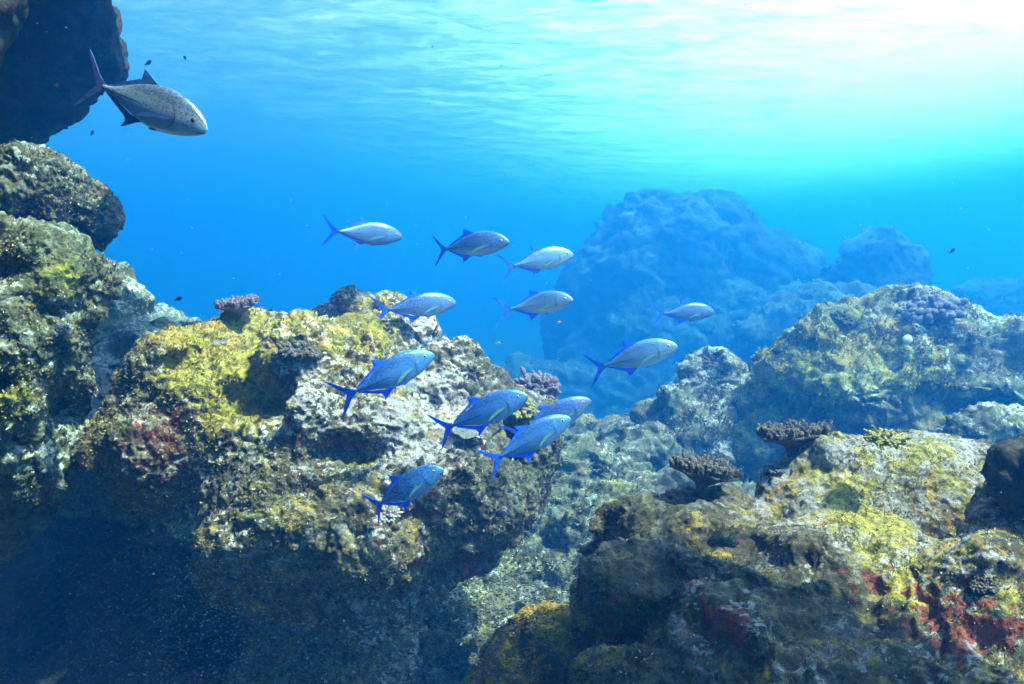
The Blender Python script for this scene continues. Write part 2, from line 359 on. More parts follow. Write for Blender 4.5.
o = rock('reef_slope', [
    (600, 470, 6.6, 50, 40), (645, 455, 6.9, 50, 34), (585, 440, 8, 42, 26), (625, 515, 5.8, 60, 42), (565, 560, 5.6, 50, 55), (680, 490, 6, 50, 36),
    (610, 560, 5.4, 60, 50), (555, 500, 6.4, 42, 50), (660, 540, 5.3, 50, 40), (620, 430, 8.6, 36, 20), (570, 620, 5.2, 60, 60), (640, 620, 5.0, 70, 60), (520, 600, 5.4, 70, 50), (470, 660, 5.0, 90, 60), (540, 680, 4.6, 80, 60), (400, 720, 5, 120, 70), (740, 515, 5.4, 55, 34)],
    .045, 1, M_MID, 8, k=.06, warp=.12, big=.1, lump=.08, lf=3.5, fine=.02, pits=.08, yel=.02, red=-.6, pale=.08, sub=7)
tag(keep('slope', o), 'pale teal slope of tumbled rock in the gully between the two nearest boulders', 'reef rock')

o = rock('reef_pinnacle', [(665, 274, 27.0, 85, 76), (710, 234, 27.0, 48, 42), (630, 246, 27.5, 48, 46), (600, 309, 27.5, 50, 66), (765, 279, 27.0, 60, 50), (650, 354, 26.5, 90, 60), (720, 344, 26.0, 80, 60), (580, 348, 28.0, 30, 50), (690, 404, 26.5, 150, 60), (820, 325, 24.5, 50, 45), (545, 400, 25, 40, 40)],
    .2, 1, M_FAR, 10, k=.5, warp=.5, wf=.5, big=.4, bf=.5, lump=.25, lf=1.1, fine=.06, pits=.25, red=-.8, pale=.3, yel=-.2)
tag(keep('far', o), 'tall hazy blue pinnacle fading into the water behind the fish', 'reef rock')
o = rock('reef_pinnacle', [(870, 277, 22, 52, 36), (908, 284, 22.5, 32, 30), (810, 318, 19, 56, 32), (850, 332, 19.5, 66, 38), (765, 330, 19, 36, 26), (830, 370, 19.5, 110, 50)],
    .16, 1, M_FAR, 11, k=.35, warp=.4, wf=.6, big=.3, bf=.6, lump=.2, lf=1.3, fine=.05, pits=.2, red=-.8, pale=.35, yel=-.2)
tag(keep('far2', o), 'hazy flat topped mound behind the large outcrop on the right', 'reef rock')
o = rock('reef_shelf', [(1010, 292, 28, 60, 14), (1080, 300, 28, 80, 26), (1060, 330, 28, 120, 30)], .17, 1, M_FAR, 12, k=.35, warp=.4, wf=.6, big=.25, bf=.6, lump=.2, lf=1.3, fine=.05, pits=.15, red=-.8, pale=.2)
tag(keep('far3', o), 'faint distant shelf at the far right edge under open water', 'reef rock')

o = rock('reef_wall', [
    (45, 285, 3.9, 58, 50), (88, 288, 4.0, 26, 14), (15, 345, 3.8, 80, 80), (60, 350, 4.0, 48, 60), (55, 420, 4.0, 45, 60), (10, 440, 3.8, 70, 80),
    (-90, 350, 3.7, 100, 160), (-60, 500, 3.9, 100, 90), (0, 245, 3.95, 80, 36)],
    .028, 2, M_WALL, 13, k=.10, warp=.12, big=.09, lump=.045, lf=5, yel=-.28, red=-.3, pale=.1, spots=[('y', 65, 265, 3.7, 18, .8), ('y', 45, 305, 3.6, 20, .8), ('y', 10, 400, 3.5, 30, .5)],
    cut=[(80, 315, 3.7, 30, 12)])
tag(keep('wall', o), 'grey green rock wall with dark ledges along the left edge', 'reef rock')
o = rock('gully_dark_mass', [(-20, 645, 6.3, 130, 85), (40, 720, 5.8, 120, 80), (95, 545, 6.4, 70, 60), (190, 620, 5.8, 110, 90), (120, 740, 5.2, 150, 100), (260, 740, 5.3, 170, 80), (400, 710, 5.4, 110, 60)],
    .06, 1, M_SHADED, 19, k=.15, warp=.14, big=.12, lump=.06, lf=4, pits=.05, yel=-.4, red=-.3, pale=-.3)  # dark mass added where the gully is only deep shaded water
tag(keep('gully', o), 'dark rock mass added deep in the shaded gully at the bottom left, under the bait fish', 'reef rock')
o = rock('reef_boulder', [(35, 188, 4.5, 52, 38), (74, 207, 4.55, 42, 32), (98, 215, 4.5, 22, 18), (-10, 205, 4.5, 70, 46)], .028, 2, M_WALL, 14, k=.08, warp=.08, big=.06, lump=.04, lf=5, yel=-.15, red=-.3, pale=.12)
tag(keep('cap', o), 'rounded grey boulder perched on top of the left rock wall', 'reef rock')
o = rock('reef_outcrop', [(105, 350, 6.2, 36, 56), (125, 380, 6.2, 30, 50), (95, 300, 6.2, 26, 40), (120, 440, 6.2, 50, 70), (80, 400, 6.3, 50, 100), (185, 402, 6.0, 100, 84, 1.1), (110, 480, 6.6, 80, 90)], .05, 1, M_MID, 15, k=.12, warp=.12, big=.1, lump=.07, lf=3.5, pits=.06, yel=-.1, red=-.5, pale=.25)  # widest lobe, mostly hidden by the big boulder, added to shade the gully
tag(keep('back', o), 'pale blue green outcrop in the gap behind the left rock wall', 'reef rock')
o = rock('reef_outcrop', [(170, 350, 9.5, 40, 34), (200, 380, 9.5, 60, 50), (140, 375, 9.5, 40, 45)], .07, 1, M_MID, 16, k=.2, warp=.2, wf=1, big=.12, lump=.1, lf=2.5, yel=-.2, red=-.6, pale=.2)
tag(keep('back2', o), 'low faint mound just above the left shoulder of the big boulder', 'reef rock')
SHADE_LOBES = []  # unseen lobes above the frame, added to shade near water, foreground and gully
for (x, y, z, r) in [(-2.4, 1.5, 1.75, .8), (-1.3, 1.4, 1.6, .7), (-.3, 1.35, 1.6, .65), (.6, 1.5, 1.6, .6), (1.25, 1.6, 1.6, .55), (1.8, 1.1, 1.7, .5), (-2.6, .5, 1.7, 1.), (-1.2, .3, 1.7, 1.), (.3, .2, 1.8, 1.), (1.5, .1, 1.9, .9),
                     (-2.4, -.9, 1.8, 1.1), (-.9, -1., 1.9, 1.1), (.8, -1.1, 1.9, 1.1), (2.2, -1., 1.9, 1.), (-3.2, 2.2, 2.1, 1.),
                     (-2.75, 3.7, 1.98, .55), (-.75, 4.2, 2.25, .5), (-.3, 4.4, 2.3, .5), (-.7, 4.85, 2.45, .55), (-1.5, 4.95, 2.5, .5), (-2.4, 4.8, 2.4, .7), (-3.1, 4.2, 2.2, .8), (-3.6, 5.0, 2.5, .9), (-.45, 2.25, 1.62, .5), (-1.3, 2.35, 1.68, .55), (-2.2, 2.6, 1.85, .6), (-3.3, 3.2, 2.1, .8)]:
    SHADE_LOBES.append(((x, y, z), (r*1.1, r, .42)))
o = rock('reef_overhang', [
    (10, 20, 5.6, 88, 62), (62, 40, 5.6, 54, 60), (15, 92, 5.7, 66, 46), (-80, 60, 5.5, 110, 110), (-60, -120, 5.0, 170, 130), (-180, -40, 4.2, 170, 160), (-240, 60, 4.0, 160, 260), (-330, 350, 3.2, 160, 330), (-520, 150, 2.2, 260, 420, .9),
    (-300, -420, 2.6, 330, 190, 1.0)] + SHADE_LOBES,
    .07, 1, M_SHADED, 17, k=.12, warp=.1, big=.08, lump=.05, lf=4, fine=.014, pits=.04, pale=-.3, yel=-.4, red=-.4, floor=FLOOR-.3)
tag(keep('over', o), 'black overhanging ledge at the top left corner above the lone fish, with unseen lobes added for shade', 'reef rock')
for k_ in ROCKS.values(): k_['group'] = 'reef rocks'

# ------------------------------------------------------------------ short algae turf with real thickness on the crusted rocks
def turf(name, keys, label):
    rs = np.random.RandomState(77); VP = []; CC = []
    for key, n, size in keys:
        p, nn, Y_, R_, P_ = TURF[key]
        q = .55+.9*fbm(p*4.1, 3, 200)+.5*np.clip(Y_, 0, 1)-.3*np.clip(P_, 0, 1); vis = (nn[:, 1] < .45)
        wt = np.clip(q-.45, 0, 1)*vis; idx = rs.choice(len(p), n, p=wt/wt.sum())
        b = p[idx]+rs.uniform(-.003, .003, (n, 3)); nb = nn[idx]+rs.normal(0, .35, (n, 3)); nb /= np.linalg.norm(nb, axis=1)[:, None]
        yy = np.clip(Y_[idx]*.7+.3*rs.rand(n), 0, 1)[:, None]; rr = (np.clip(R_[idx], 0, 1) > .62)[:, None]
        col = yy*np.array([.27, .225, .022])+(1-yy)*np.array([.09, .075, .035]); col = np.where(rr, np.array([.17, .04, .03]), col)
        pl_ = (rs.rand(n) < .12)[:, None]; col = np.where(pl_, np.array([.36, .33, .28]), col)*rs.uniform(.6, 1.25, (n, 1))
        for k in range(4):
            t = rs.normal(0, 1, (n, 3)); t -= nb*np.sum(t*nb, 1)[:, None]; t /= np.linalg.norm(t, axis=1)[:, None]
            sz = size*rs.uniform(.5, 1.4, (n, 1)); tip = b+nb*sz*.9+t*sz*.8; sd = np.cross(nb, t)*sz*.42
            VP.append(np.stack([b-sd*.6-nb*.004, b+sd*.6-nb*.004, tip+sd*.5, tip-sd*.5+nb*sz*.2], 1)); CC.append(np.repeat(col, 4, 0).reshape(n, 4, 3))
    V = np.concatenate(VP); C_ = np.concatenate(CC); F = np.arange(len(V)*4).reshape(-1, 4)
    me = bpy.data.meshes.new(name); me.vertices.add(len(V)*4); me.vertices.foreach_set("co", V.astype(np.float32).ravel())
    me.loops.add(F.size); me.loops.foreach_set("vertex_index", F.astype(np.int32).ravel()); me.polygons.add(len(F)); me.polygons.foreach_set("loop_start", np.arange(0, F.size, 4, dtype=np.int32)); me.update(calc_edges=True)
    a = me.color_attributes.new("tone", 'FLOAT_COLOR', 'POINT'); a.data.foreach_set("color", np.concatenate([C_.reshape(-1, 3), np.ones((len(V)*4, 1))], 1).astype(np.float32).ravel())
    g = N(name); at_ = g.n("ShaderNodeAttribute", attribute_name="tone").outputs["Color"]; bb = g.n("ShaderNodeBsdfPrincipled", {"Base Color": at_, "Roughness": .8})
    g.t.links.new(bb.outputs[0], g.out.inputs[0]); me.materials.append(g.m); o = bpy.data.objects.new(name, me); COL.objects.link(o); tag(o, label, 'algae', kind='stuff')
turf('algae_turf', [('reef_boulder1', 26000, .007), ('reef_boulder2', 18000, .0042), ('reef_wall13', 9000, .0085), ('reef_boulder14', 3500, .008), ('reef_outcrop4', 9000, .014), ('reef_outcrop5', 3500, .014), ('reef_slope8', 7000, .012)],
     'short yellow, olive and brown algae turf growing over the rocks')

# ------------------------------------------------------------------ the fish
def pl(x, pts):
    xs, ys = zip(*pts); return np.interp(x, xs, ys)
TOPP = [(0, .000), (.008, .022), (.025, .045), (.06, .079), (.12, .119), (.2, .154), (.3, .178), (.4, .186), (.5, .178), (.62, .146), (.75, .094), (.88, .042), (.96, .022), (1, .020)]
BOTP = [(0, -.022), (.02, -.045), (.06, -.066), (.12, -.092), (.2, -.120), (.3, -.140), (.4, -.152), (.5, -.148), (.62, -.120), (.75, -.078), (.88, -.036), (.96, -.020), (1, -.020)]
WIDP = [(0, .008), (.02, .016), (.06, .028), (.14, .045), (.25, .058), (.4, .062), (.6, .048), (.78, .028), (.92, .014), (1, .009)]
def bendy(P, bend):
    P = P.copy(); t = np.clip(.12-P[:, 0], 0, 1); P[:, 1] += bend*t*t; return P
def halfw(x, z):
    s_ = (.5-x)/.86; t, b, w_ = pl(s_, TOPP), pl(s_, BOTP), pl(s_, WIDP); c = (t+b)/2; h = (t-b)/2
    return w_*math.sqrt(max(0, 1-((z-c)/h)**2))
def body_mesh(bend):
    S = np.concatenate([np.linspace(0, 1, 44)**1.3]); K = 28; P = []
    for s_ in S:
        t, b, w_ = pl(s_, TOPP), pl(s_, BOTP), pl(s_, WIDP); x = .5-.86*s_
        gill = 1+.05*math.exp(-((s_-.235)/.018)**2)-.05*math.exp(-((s_-.262)/.012)**2)
        for k in range(K):
            a = 2*math.pi*k/K; ca, sa = math.cos(a), math.sin(a)
            P.append((x, w_*gill*math.copysign(abs(ca)**.9, ca), (t+b)/2+(t-b)/2*sa))
    P = np.array(P); n = len(S); i = np.arange(n*K).reshape(n, K); j = np.roll(i, -1, 1)
    F = np.stack([i[:-1], i[1:], j[1:], j[:-1]], -1).reshape(-1, 4)
    me = mesh_from("body", bendy(P, bend), F)
    import bmesh
    bm = bmesh.new(); bm.from_mesh(me); bmesh.ops.holes_fill(bm, edges=bm.edges, sides=0); bmesh.ops.recalc_face_normals(bm, faces=bm.faces); bm.to_mesh(me); bm.free()
    for p_ in me.polygons: p_.use_smooth = True
    return me
def fin_mesh(pts, th, bend, tilt=None, off=(0, 0, 0)):
    """outline in the fish's side plane, given thickness that thins to the edge"""
    import bmesh
    bm = bmesh.new(); pts = np.array(pts, float); c = pts.mean(0); c3 = np.array([c[0], c[1]])
    ring = [(p[0], 0, p[1]) for p in pts]
    # denser outline, so that the edge reads as a curve
    dense = []
    for a, b in zip(ring, ring[1:]+ring[:1]):
        for t in (0, .5): dense.append(tuple(a[k]+(b[k]-a[k])*t for k in range(3)))
    V = []
    for sgn in (-1, 1):
        V.append([bm.verts.new((x, sgn*th*.5, z)) for x, _, z in dense])
    try:
        f0 = bm.faces.new(V[0]); f1 = bm.faces.new(V[1][::-1])
    except ValueError: pass
    n = len(dense)
    for k in range(n): bm.faces.new((V[0][k], V[1][k], V[1][(k+1) % n], V[0][(k+1) % n]))
    bmesh.ops.triangulate(bm, faces=[f for f in bm.faces if len(f.verts) > 4]); bmesh.ops.recalc_face_normals(bm, faces=bm.faces)
    me = bpy.data.meshes.new("fin"); bm.to_mesh(me); bm.free()
    if tilt: me.transform(tilt)
    P = verts(me).astype(float)+np.array(off); me.vertices.foreach_set("co", bendy(P, bend).astype(np.float32).ravel()); me.update(); return me

def fish_body_mat(name, back, side, belly, speck, line, gloss=.42):
    g = N(name); tc = g.n("ShaderNodeTexCoord").outputs["Object"]; sp = g.n("ShaderNodeSeparateXYZ", {0: tc}); x, y, z = sp.outputs
    n1 = g.noise(g.n("ShaderNodeMapping", {"Vector": tc, "Scale": (5, 5, 12)}).outputs[0], 1.6, 4, .6); n2 = g.noise(tc, 55, 2, .6)
    zz = g.math('ADD', z, g.math('MULTIPLY', g.math('SUBTRACT', n1, .5), .07))
    c = g.mix(g.step(zz, -.12, -.02), belly, side); c = g.mix(g.step(zz, .01, .12), c, back)
    v = g.vor(tc, 48).outputs["Distance"]
    sm = g.math('MULTIPLY', g.math('MULTIPLY', g.step(v, .34, .22), g.step(z, -.10, .04)), speck)
    c = g.mix(sm, c, (.02, .03, .05))
    # lateral line of dark scutes running from mid body to the tail
    lz = g.math('ADD', g.math('MULTIPLY', g.step(x, -.02, .3), .055), -.002)
    dl = g.math('ABSOLUTE', g.math('SUBTRACT', z, lz)); lm = g.step(dl, .0095, .004)
    lm = g.math('MULTIPLY', lm, g.math('ADD', g.math('MULTIPLY', g.step(x, .1, -.08), .8), .12))
    c = g.mix(g.math('MULTIPLY', lm, .9), c, line)
    # gill cover edge and mouth
    gx = g.math('ADD', g.math('SUBTRACT', x, .285), g.math('MULTIPLY', g.math('MULTIPLY', g.math('ADD', z, .01), g.math('ADD', z, .01)), 5.))
    gm = g.math('MULTIPLY', g.step(g.math('ABSOLUTE', gx), .008, .003), g.step(g.math('ABSOLUTE', g.math('ADD', z, .02)), .085, .06))
    c = g.mix(g.math('MULTIPLY', gm, .75), c, (.02, .04, .08))
    mz = g.math('ADD', z, g.math('ADD', .030, g.math('MULTIPLY', g.math('SUBTRACT', .5, x), .35)))
    mm = g.math('MULTIPLY', g.step(g.math('ABSOLUTE', mz), .005, .002), g.step(x, .435, .45)); c = g.mix(g.math('MULTIPLY', mm, .85), c, (.01, .015, .02))
    sc_ = g.vor(g.n("ShaderNodeMapping", {"Vector": tc, "Scale": (1, 1, 1.5)}).outputs[0], 90).outputs["Distance"]
    bmp = g.n("ShaderNodeBump", {"Strength": .25, "Distance": .003, "Height": sc_}).outputs[0]
    c = g.mix(g.math('MULTIPLY', g.step(n2, .45, .62), .18), c, (.5, .6, .65))
    b = g.n("ShaderNodeBsdfPrincipled", {"Base Color": c, "Roughness": gloss-.08, "Metallic": .5, "Specular IOR Level": .5, "Normal": bmp})
    g.t.links.new(b.outputs[0], g.out.inputs[0]); return g.m
def plain(name, c, rough=.5, rays=None, metallic=0.):
    g = N(name); col = c
    if rays:
        tc = g.n("ShaderNodeTexCoord").outputs["Object"]; wv = g.noise(g.n("ShaderNodeMapping", {"Vector": tc, "Scale": (6, 6, 70)}).outputs[0], 1.5, 3, .6)
        col = g.mix(g.step(wv, .4, .62), c, rays)
    b = g.n("ShaderNodeBsdfPrincipled", {"Base Color": col, "Roughness": rough, "Metallic": metallic, "Specular IOR Level": .5 if rough < .4 else .15}); g.t.links.new(b.outputs[0], g.out.inputs[0]); return g.m
BODY = {'blue': fish_body_mat("trevally_blue", (.02, .11, .34), (.06, .23, .52), (.18, .36, .60), .12, (.01, .04, .22)),
        'silver': fish_body_mat("trevally_silver", (.08, .18, .36), (.20, .31, .44), (.46, .58, .64), .1, (.04, .10, .30)),
        'mauve': fish_body_mat("trevally_mauve", (.035, .09, .28), (.09, .17, .36), (.20, .30, .45), .15, (.03, .04, .20)),
        'speck': fish_body_mat("trevally_speckled", (.07, .11, .17), (.30, .37, .45), (.50, .57, .64), .95, (.02, .03, .06), .36)}
FIN_B = plain("fin_blue", (.01, .08, .66), .7, (.04, .17, .85)); FIN_G = plain("fin_slate", (.03, .05, .16), .45, (.06, .10, .24)); PEC = plain("pectoral", (.05, .13, .14), .5, (.09, .19, .16))
IRD = plain('iris_dark', (.06, .07, .06), .2); IRIS = plain("iris", (.55, .42, .10), .2); PUP = plain("pupil", (.004, .004, .006), .08)
TAIL0 = [(-.325, .018), (-.36, .030), (-.405, .066), (-.45, .112), (-.50, .165), (-.545, .198), (-.512, .145), (-.464, .086), (-.422, .032), (-.405, 0), (-.422, -.032), (-.464, -.086), (-.512, -.145), (-.545, -.198), (-.50, -.165), (-.45, -.112), (-.405, -.066), (-.36, -.030), (-.325, -.018)]
TAIL = [(-.325+(x+.325)*1.08, z*1.16) for x, z in TAIL0]
DORS = [(.10, .155), (.06, .176), (.02, .196), (-.02, .222), (-.075, .250), (-.050, .205), (-.055, .178), (-.10, .156), (-.17, .118), (-.25, .072), (-.315, .036), (-.31, .012), (-.2, .07), (-.08, .13)]
ANAL = [(.03, -.13), (-.01, -.150), (-.05, -.176), (-.10, -.214), (-.125, -.226), (-.105, -.180), (-.10, -.152), (-.15, -.126), (-.22, -.086), (-.28, -.05), (-.315, -.032), (-.31, -.012), (-.2, -.06), (-.08, -.11)]
PECT = [(0, .012), (-.05, .018), (-.11, .012), (-.175, -.012), (-.215, -.044), (-.16, -.034), (-.10, -.024), (-.04, -.016), (0, -.010)]
PELV = [(0, 0), (-.03, .004), (-.075, -.030), (-.05, -.034), (-.01, -.016)]
def part(name, me, m, parent):
    me.materials.clear(); me.materials.append(m); me.name = name
    o = bpy.data.objects.new(name, me); COL.objects.link(o); o.parent = parent; return o
def ball(r, flat=.5):
    import bmesh
    bm = bmesh.new(); bmesh.ops.create_uvsphere(bm, u_segments=16, v_segments=10, radius=r); bmesh.ops.scale(bm, vec=(1, flat, 1), verts=bm.verts)
    me = bpy.data.meshes.new("ball"); bm.to_mesh(me); bm.free()
    for p_ in me.polygons: p_.use_smooth = True
    return me
def trevally(px, py, Y, lpx, pitch, yaw, kind, bend, label, droop=0):
    """px, py: middle of the fish; lpx: its length in the picture; pitch: nose up; yaw: nose turned away from the camera"""
    L = lpx*Y/FPX/math.cos(R(yaw))/1.045
    root = bpy.data.objects.new("trevally", None); COL.objects.link(root); root.empty_display_size = .1
    root.location = at(px, py, Y); root.scale = (L, L, L*(.86 if kind == 'speck' else .89))
    root.rotation_euler = (Matrix.Rotation(R(yaw), 3, 'Z') @ Matrix.Rotation(R(-pitch), 3, 'Y') @ Matrix.Rotation(R(droop), 3, 'X')).to_euler()
    tag(root, label, 'fish', None if kind == 'speck' else 'school of blue trevally')
    fm = FIN_G if kind == 'speck' else FIN_B
    part('body', body_mesh(bend), BODY[kind], root)
    part('tail_fin', fin_mesh(TAIL, .007, bend), fm, root)
    part('dorsal_fin', fin_mesh(DORS, .008, bend), fm, root)
    part('anal_fin', fin_mesh(ANAL, .008, bend), fm, root)
    for sd in (-1, 1):
        w_ = halfw(.25, -.005); T = Matrix.Rotation(R(-13*sd), 4, 'Z') @ Matrix.Rotation(R(-8), 4, 'Y')
        part('pectoral_fin', fin_mesh(PECT, .004, 0, T.copy(), (.245, sd*(w_-.001), -.022)), PEC if kind != 'speck' else FIN_G, root)
        part('pelvic_fin', fin_mesh(PELV, .004, 0, Matrix.Rotation(R(12*sd), 4, 'X'), (.17, sd*.014, -.128)), fm, root)
        we = halfw(.405, .030)
        e = part('eye', ball(.0185, .42), IRIS if kind != 'speck' else IRD, root); e.location = (.405, sd*(we-.002), .030)
        q = part('pupil', ball(.0105, .42), PUP, e); q.location = (0, sd*.0048, 0)
    return root
FISH = [
    (144, 104, 3.4, 152, -22, -14, 'speck', .12, 'large speckled grey trevally alone beneath the black overhang, nose pointing down'),
    (364, 234, 5.6, 76, -3, 20, 'mauve', -.35, 'slim mauve trevally highest in the water at the left end of the school'),
    (470, 246, 5.0, 82, 5, -16, 'mauve', .45, 'mauve trevally with its belly fin spread, between the slim one and the open pinnacle water'),
    (539, 261, 5.0, 74, 11, 14, 'silver', .1, 'silvery trevally just in front of the hazy pinnacle, above another silver one'),
    (418, 307, 4.6, 78, 6, 22, 'mauve', .4, 'mauve trevally skimming the crest of the big yellow boulder'),
    (537, 305, 5.0, 74, 9, -18, 'silver', -.3, 'pale bellied silver trevally with a dark back, in open water under another silver one'),
    (685, 313, 6.6, 63, 2, 8, 'mauve', .1, 'faint small trevally farthest away in front of the hazy pinnacle'),
    (634, 358, 4.6, 92, 17, -8, 'silver', .3, 'brightest silver trevally with deep body above the pale rock gully'),
    (388, 377, 3.45, 104, 25, 16, 'blue', .5, 'blue trevally nearest the crest of the yellow boulder, nose raised above its flank'),
    (482, 414, 3.5, 104, 23, -4, 'blue', .3, 'blue trevally crossing the middle of the yellow boulder above a grey plate coral'),
    (552, 420, 4.1, 92, 26, 8, 'mauve', .2, 'greyish trevally half hidden behind a bluer one at the boulder edge'),
    (530, 441, 3.5, 98, 28, 10, 'blue', .15, 'blue trevally swimming side by side in front of a greyer one'),
    (404, 491, 3.3, 98, 31, -10, 'blue', .55, 'lowest trevally of the school, teal blue, over the shaded face of the boulder'),
]
for f in FISH: trevally(*f)

# small reef fish, a few pixels each
def small_fish(px, py, Y, lpx, pitch, m, flip, label, cat='small fish', deep=.5):
    P = []; K = 10; S = np.linspace(0, 1, 12)
    for s_ in S:
        h = deep*.5*math.sin(math.pi*min(1, s_*.93+.04))**.8+.015
        for k in range(K):
            a = 2*math.pi*k/K; P.append((.5-.78*s_, .32*h*math.cos(a), h*math.sin(a)))
    n = len(P); P += [(-.27, .01, .03), (-.5, .005, .22), (-.42, .005, 0), (-.5, .005, -.22), (-.27, .01, -.03), (-.27, -.01, .03), (-.5, -.005, .22), (-.42, -.005, 0), (-.5, -.005, -.22), (-.27, -.01, -.03)]
    F = [(r*K+k, (r+1)*K+k, (r+1)*K+(k+1) % K, r*K+(k+1) % K) for r in range(11) for k in range(K)]
    F += [(n, n+1, n+2, n+2), (n, n+2, n+4, n+4), (n+2, n+3, n+4, n+4), (n+5, n+7, n+6, n+6), (n+5, n+9, n+7, n+7), (n+7, n+9, n+8, n+8), (n+1, n+6, n+7, n+2), (n+2, n+7, n+8, n+3), (n, n+5, n+6, n+1), (n+4, n+3, n+8, n+9)]
    me = bpy.data.meshes.new("reef_fish"); me.from_pydata([tuple(p) for p in P], [], [tuple(dict.fromkeys(f)) for f in F]); me.materials.append(m)
    o = bpy.data.objects.new("reef_fish", me); COL.objects.link(o); L = lpx*Y/FPX; o.scale = (L,)*3; o.location = at(px, py, Y)
    o.rotation_euler = (0, R(-pitch), R(180 if flip else 0)); tag(o, label, cat, 'small reef fish')
DK = plain("damsel_dark", (.015, .025, .05), .6); OR = plain("damsel_orange", (.55, .16, .10), .6); YW = plain("butterfly_pale", (.5, .48, .28), .6)
for a in [(778, 351, 5.2, 12, 5, DK, 1, 'dark oval fish above the low outcrop beside the large pale rock', 'small fish', .62),
          (952, 251, 6, 7, 40, DK, 0, 'tiny dark fish in open water high above the large outcrop'),
          (178, 299, 5, 8, 20, DK, 0, 'tiny dark fish just above the left shoulder of the yellow boulder'),
          (148, 63, 4, 8, 35, DK, 0, 'tiny dark fish right above the back of the speckled trevally'),
          (92, 133, 4, 6, 60, DK, 0, 'tiny dark fish below the tail of the speckled trevally'),
          (185, 58, 5, 5, 60, DK, 1, 'tiniest dark fish up and right of the speckled trevally'),
          (56, 85, 2.9, 6, 0, OR, 0, 'tiny orange fish against the black overhang'),
          (105, 188, 3.8, 6, -30, OR, 0, 'tiny orange fish next to the perched grey boulder'),
          (559, 322, 5, 5, -20, OR, 1, 'tiny pinkish fish under the silver trevally pair'),
          (498, 343, 4.6, 5, 0, OR, 0, 'tiny pinkish fish over the right shoulder of the yellow boulder'),
          (907, 341, 6.2, 13, 70, YW, 0, 'pale yellow disc shaped fish close to the face of the large outcrop', 'small fish', .8)]:
    small_fish(*a)

# ------------------------------------------------------------------ corals on the rocks
bpy.context.view_layer.update()
def hit(key, px, py):
    o = ROCKS[key]; mw = o.matrix_world.inverted(); d = at(px, py, 1.).normalized()
    ok, p, n_, _ = o.ray_cast(mw @ Vector((0, 0, 0)), d)
    if not ok: return at(px, py, o.location.y+.1), Vector((0, -.3, 1)).normalized()
    return o.matrix_world @ p, n_
def coral_mat(name, c1, c2, tip):
    g = N(name); tc = g.n("ShaderNodeTexCoord").outputs["Object"]; n1 = g.noise(tc, 30, 5, .65); v_ = g.vor(tc, 160).outputs["Distance"]
    c = g.mix(g.step(n1, .4, .6), c1, c2); c = g.mix(g.math('MULTIPLY', g.step(v_, .35, .1), .5), c, tip)
    bm_ = g.n("ShaderNodeBump", {"Strength": .8, "Distance": .006, "Height": g.math('ADD', v_, n1)}).outputs[0]
    b = g.n("ShaderNodeBsdfPrincipled", {"Base Color": c, "Roughness": .85, "Normal": bm_}); g.t.links.new(b.outputs[0], g.out.inputs[0]); return g.m
CM = {'purple': coral_mat("coral_purple", (.10, .07, .09), (.17, .13, .16), (.36, .32, .33)), 'grey': coral_mat("coral_grey", (.08, .09, .09), (.16, .16, .15), (.32, .32, .3)),
      'lav': coral_mat("coral_lavender", (.10, .085, .12), (.15, .13, .16), (.26, .24, .26)), 'brown': coral_mat("coral_brown", (.035, .03, .025), (.08, .065, .05), (.26, .24, .21)),
      'yellow': coral_mat("coral_yellow", (.17, .15, .03), (.25, .22, .06), (.36, .33, .15)), 'pale': coral_mat("coral_pale", (.22, .18, .17), (.32, .28, .26), (.46, .42, .38))}
def knobs(items, rs, seg=7):
    """rounded tapered branchlets (base, tip, r0, r1) in one mesh"""
    P = []; F = []
    for b, t, r0, r1 in items:
        b, t = np.array(b, float), np.array(t, float); ax = t-b; ln = np.linalg.norm(ax)+1e-9; ax /= ln
        u = np.cross(ax, [.3, .9, .2]); u /= np.linalg.norm(u); v = np.cross(ax, u); base = len(P)
        prof = [(0, r0), (.4, r0*.95+r1*.1), (.75, r1), (.93, r1*.8), (1.0, r1*.4)]
        for q, (f, r_) in enumerate(prof):
            for k in range(seg):
                a = 2*math.pi*k/seg+q*.3; rr = r_*rs.uniform(.85, 1.15); P.append(b+ax*ln*f+(u*math.cos(a)+v*math.sin(a))*rr)
        P.append(t+ax*r1*.15)
        for q in range(4):
            for k in range(seg): F.append((base+q*seg+k, base+q*seg+(k+1) % seg, base+(q+1)*seg+(k+1) % seg, base+(q+1)*seg+k))
        for k in range(seg): F.append((base+4*seg+k, base+4*seg+(k+1) % seg, base+5*seg))
    return P, F
def link(name, P, F, m, loc, nrm, label, cat, group):
    me = bpy.data.meshes.new(name); me.from_pydata([tuple(p) for p in P], [], F); me.materials.append(m)
    for p_ in me.polygons: p_.use_smooth = True
    o = bpy.data.objects.new(name, me); COL.objects.link(o); o.location = loc; o.rotation_euler = nrm.to_track_quat('Z', 'Y').to_euler(); tag(o, label, cat, group); return o
def bush_coral(key, px, py, rpx, m, label, n=150, fat=.085, flat=.7, lift=None, seed=0):
    rs = np.random.RandomState(seed); p, nr = hit(key, px, py); r = rpx*p.y/FPX; it = []
    for k in range(n):
        z = rs.uniform(0.0, 1); a = k*2.399; q = math.sqrt(max(0, 1-z*z)); d = np.array([q*math.cos(a), q*math.sin(a), z*flat+.05]); ln = rs.uniform(.82, 1.08)
        it.append((d*r*.25, d*r*ln, r*fat*.75, r*fat*rs.uniform(.9, 1.35)))
        if rs.rand() < .5:
            e = d+rs.randn(3)*.14; it.append((d*r*.65, e*r*ln*.95, r*fat*.6, r*fat*.9))
    P, F = knobs(it, rs); up = (nr*.6+Vector((0, -.1, 1))).normalized()
    return link('bush_coral', P, F, CM[m], p-up*r*.1, up, label, 'coral', 'knobbly corals on the rocks')
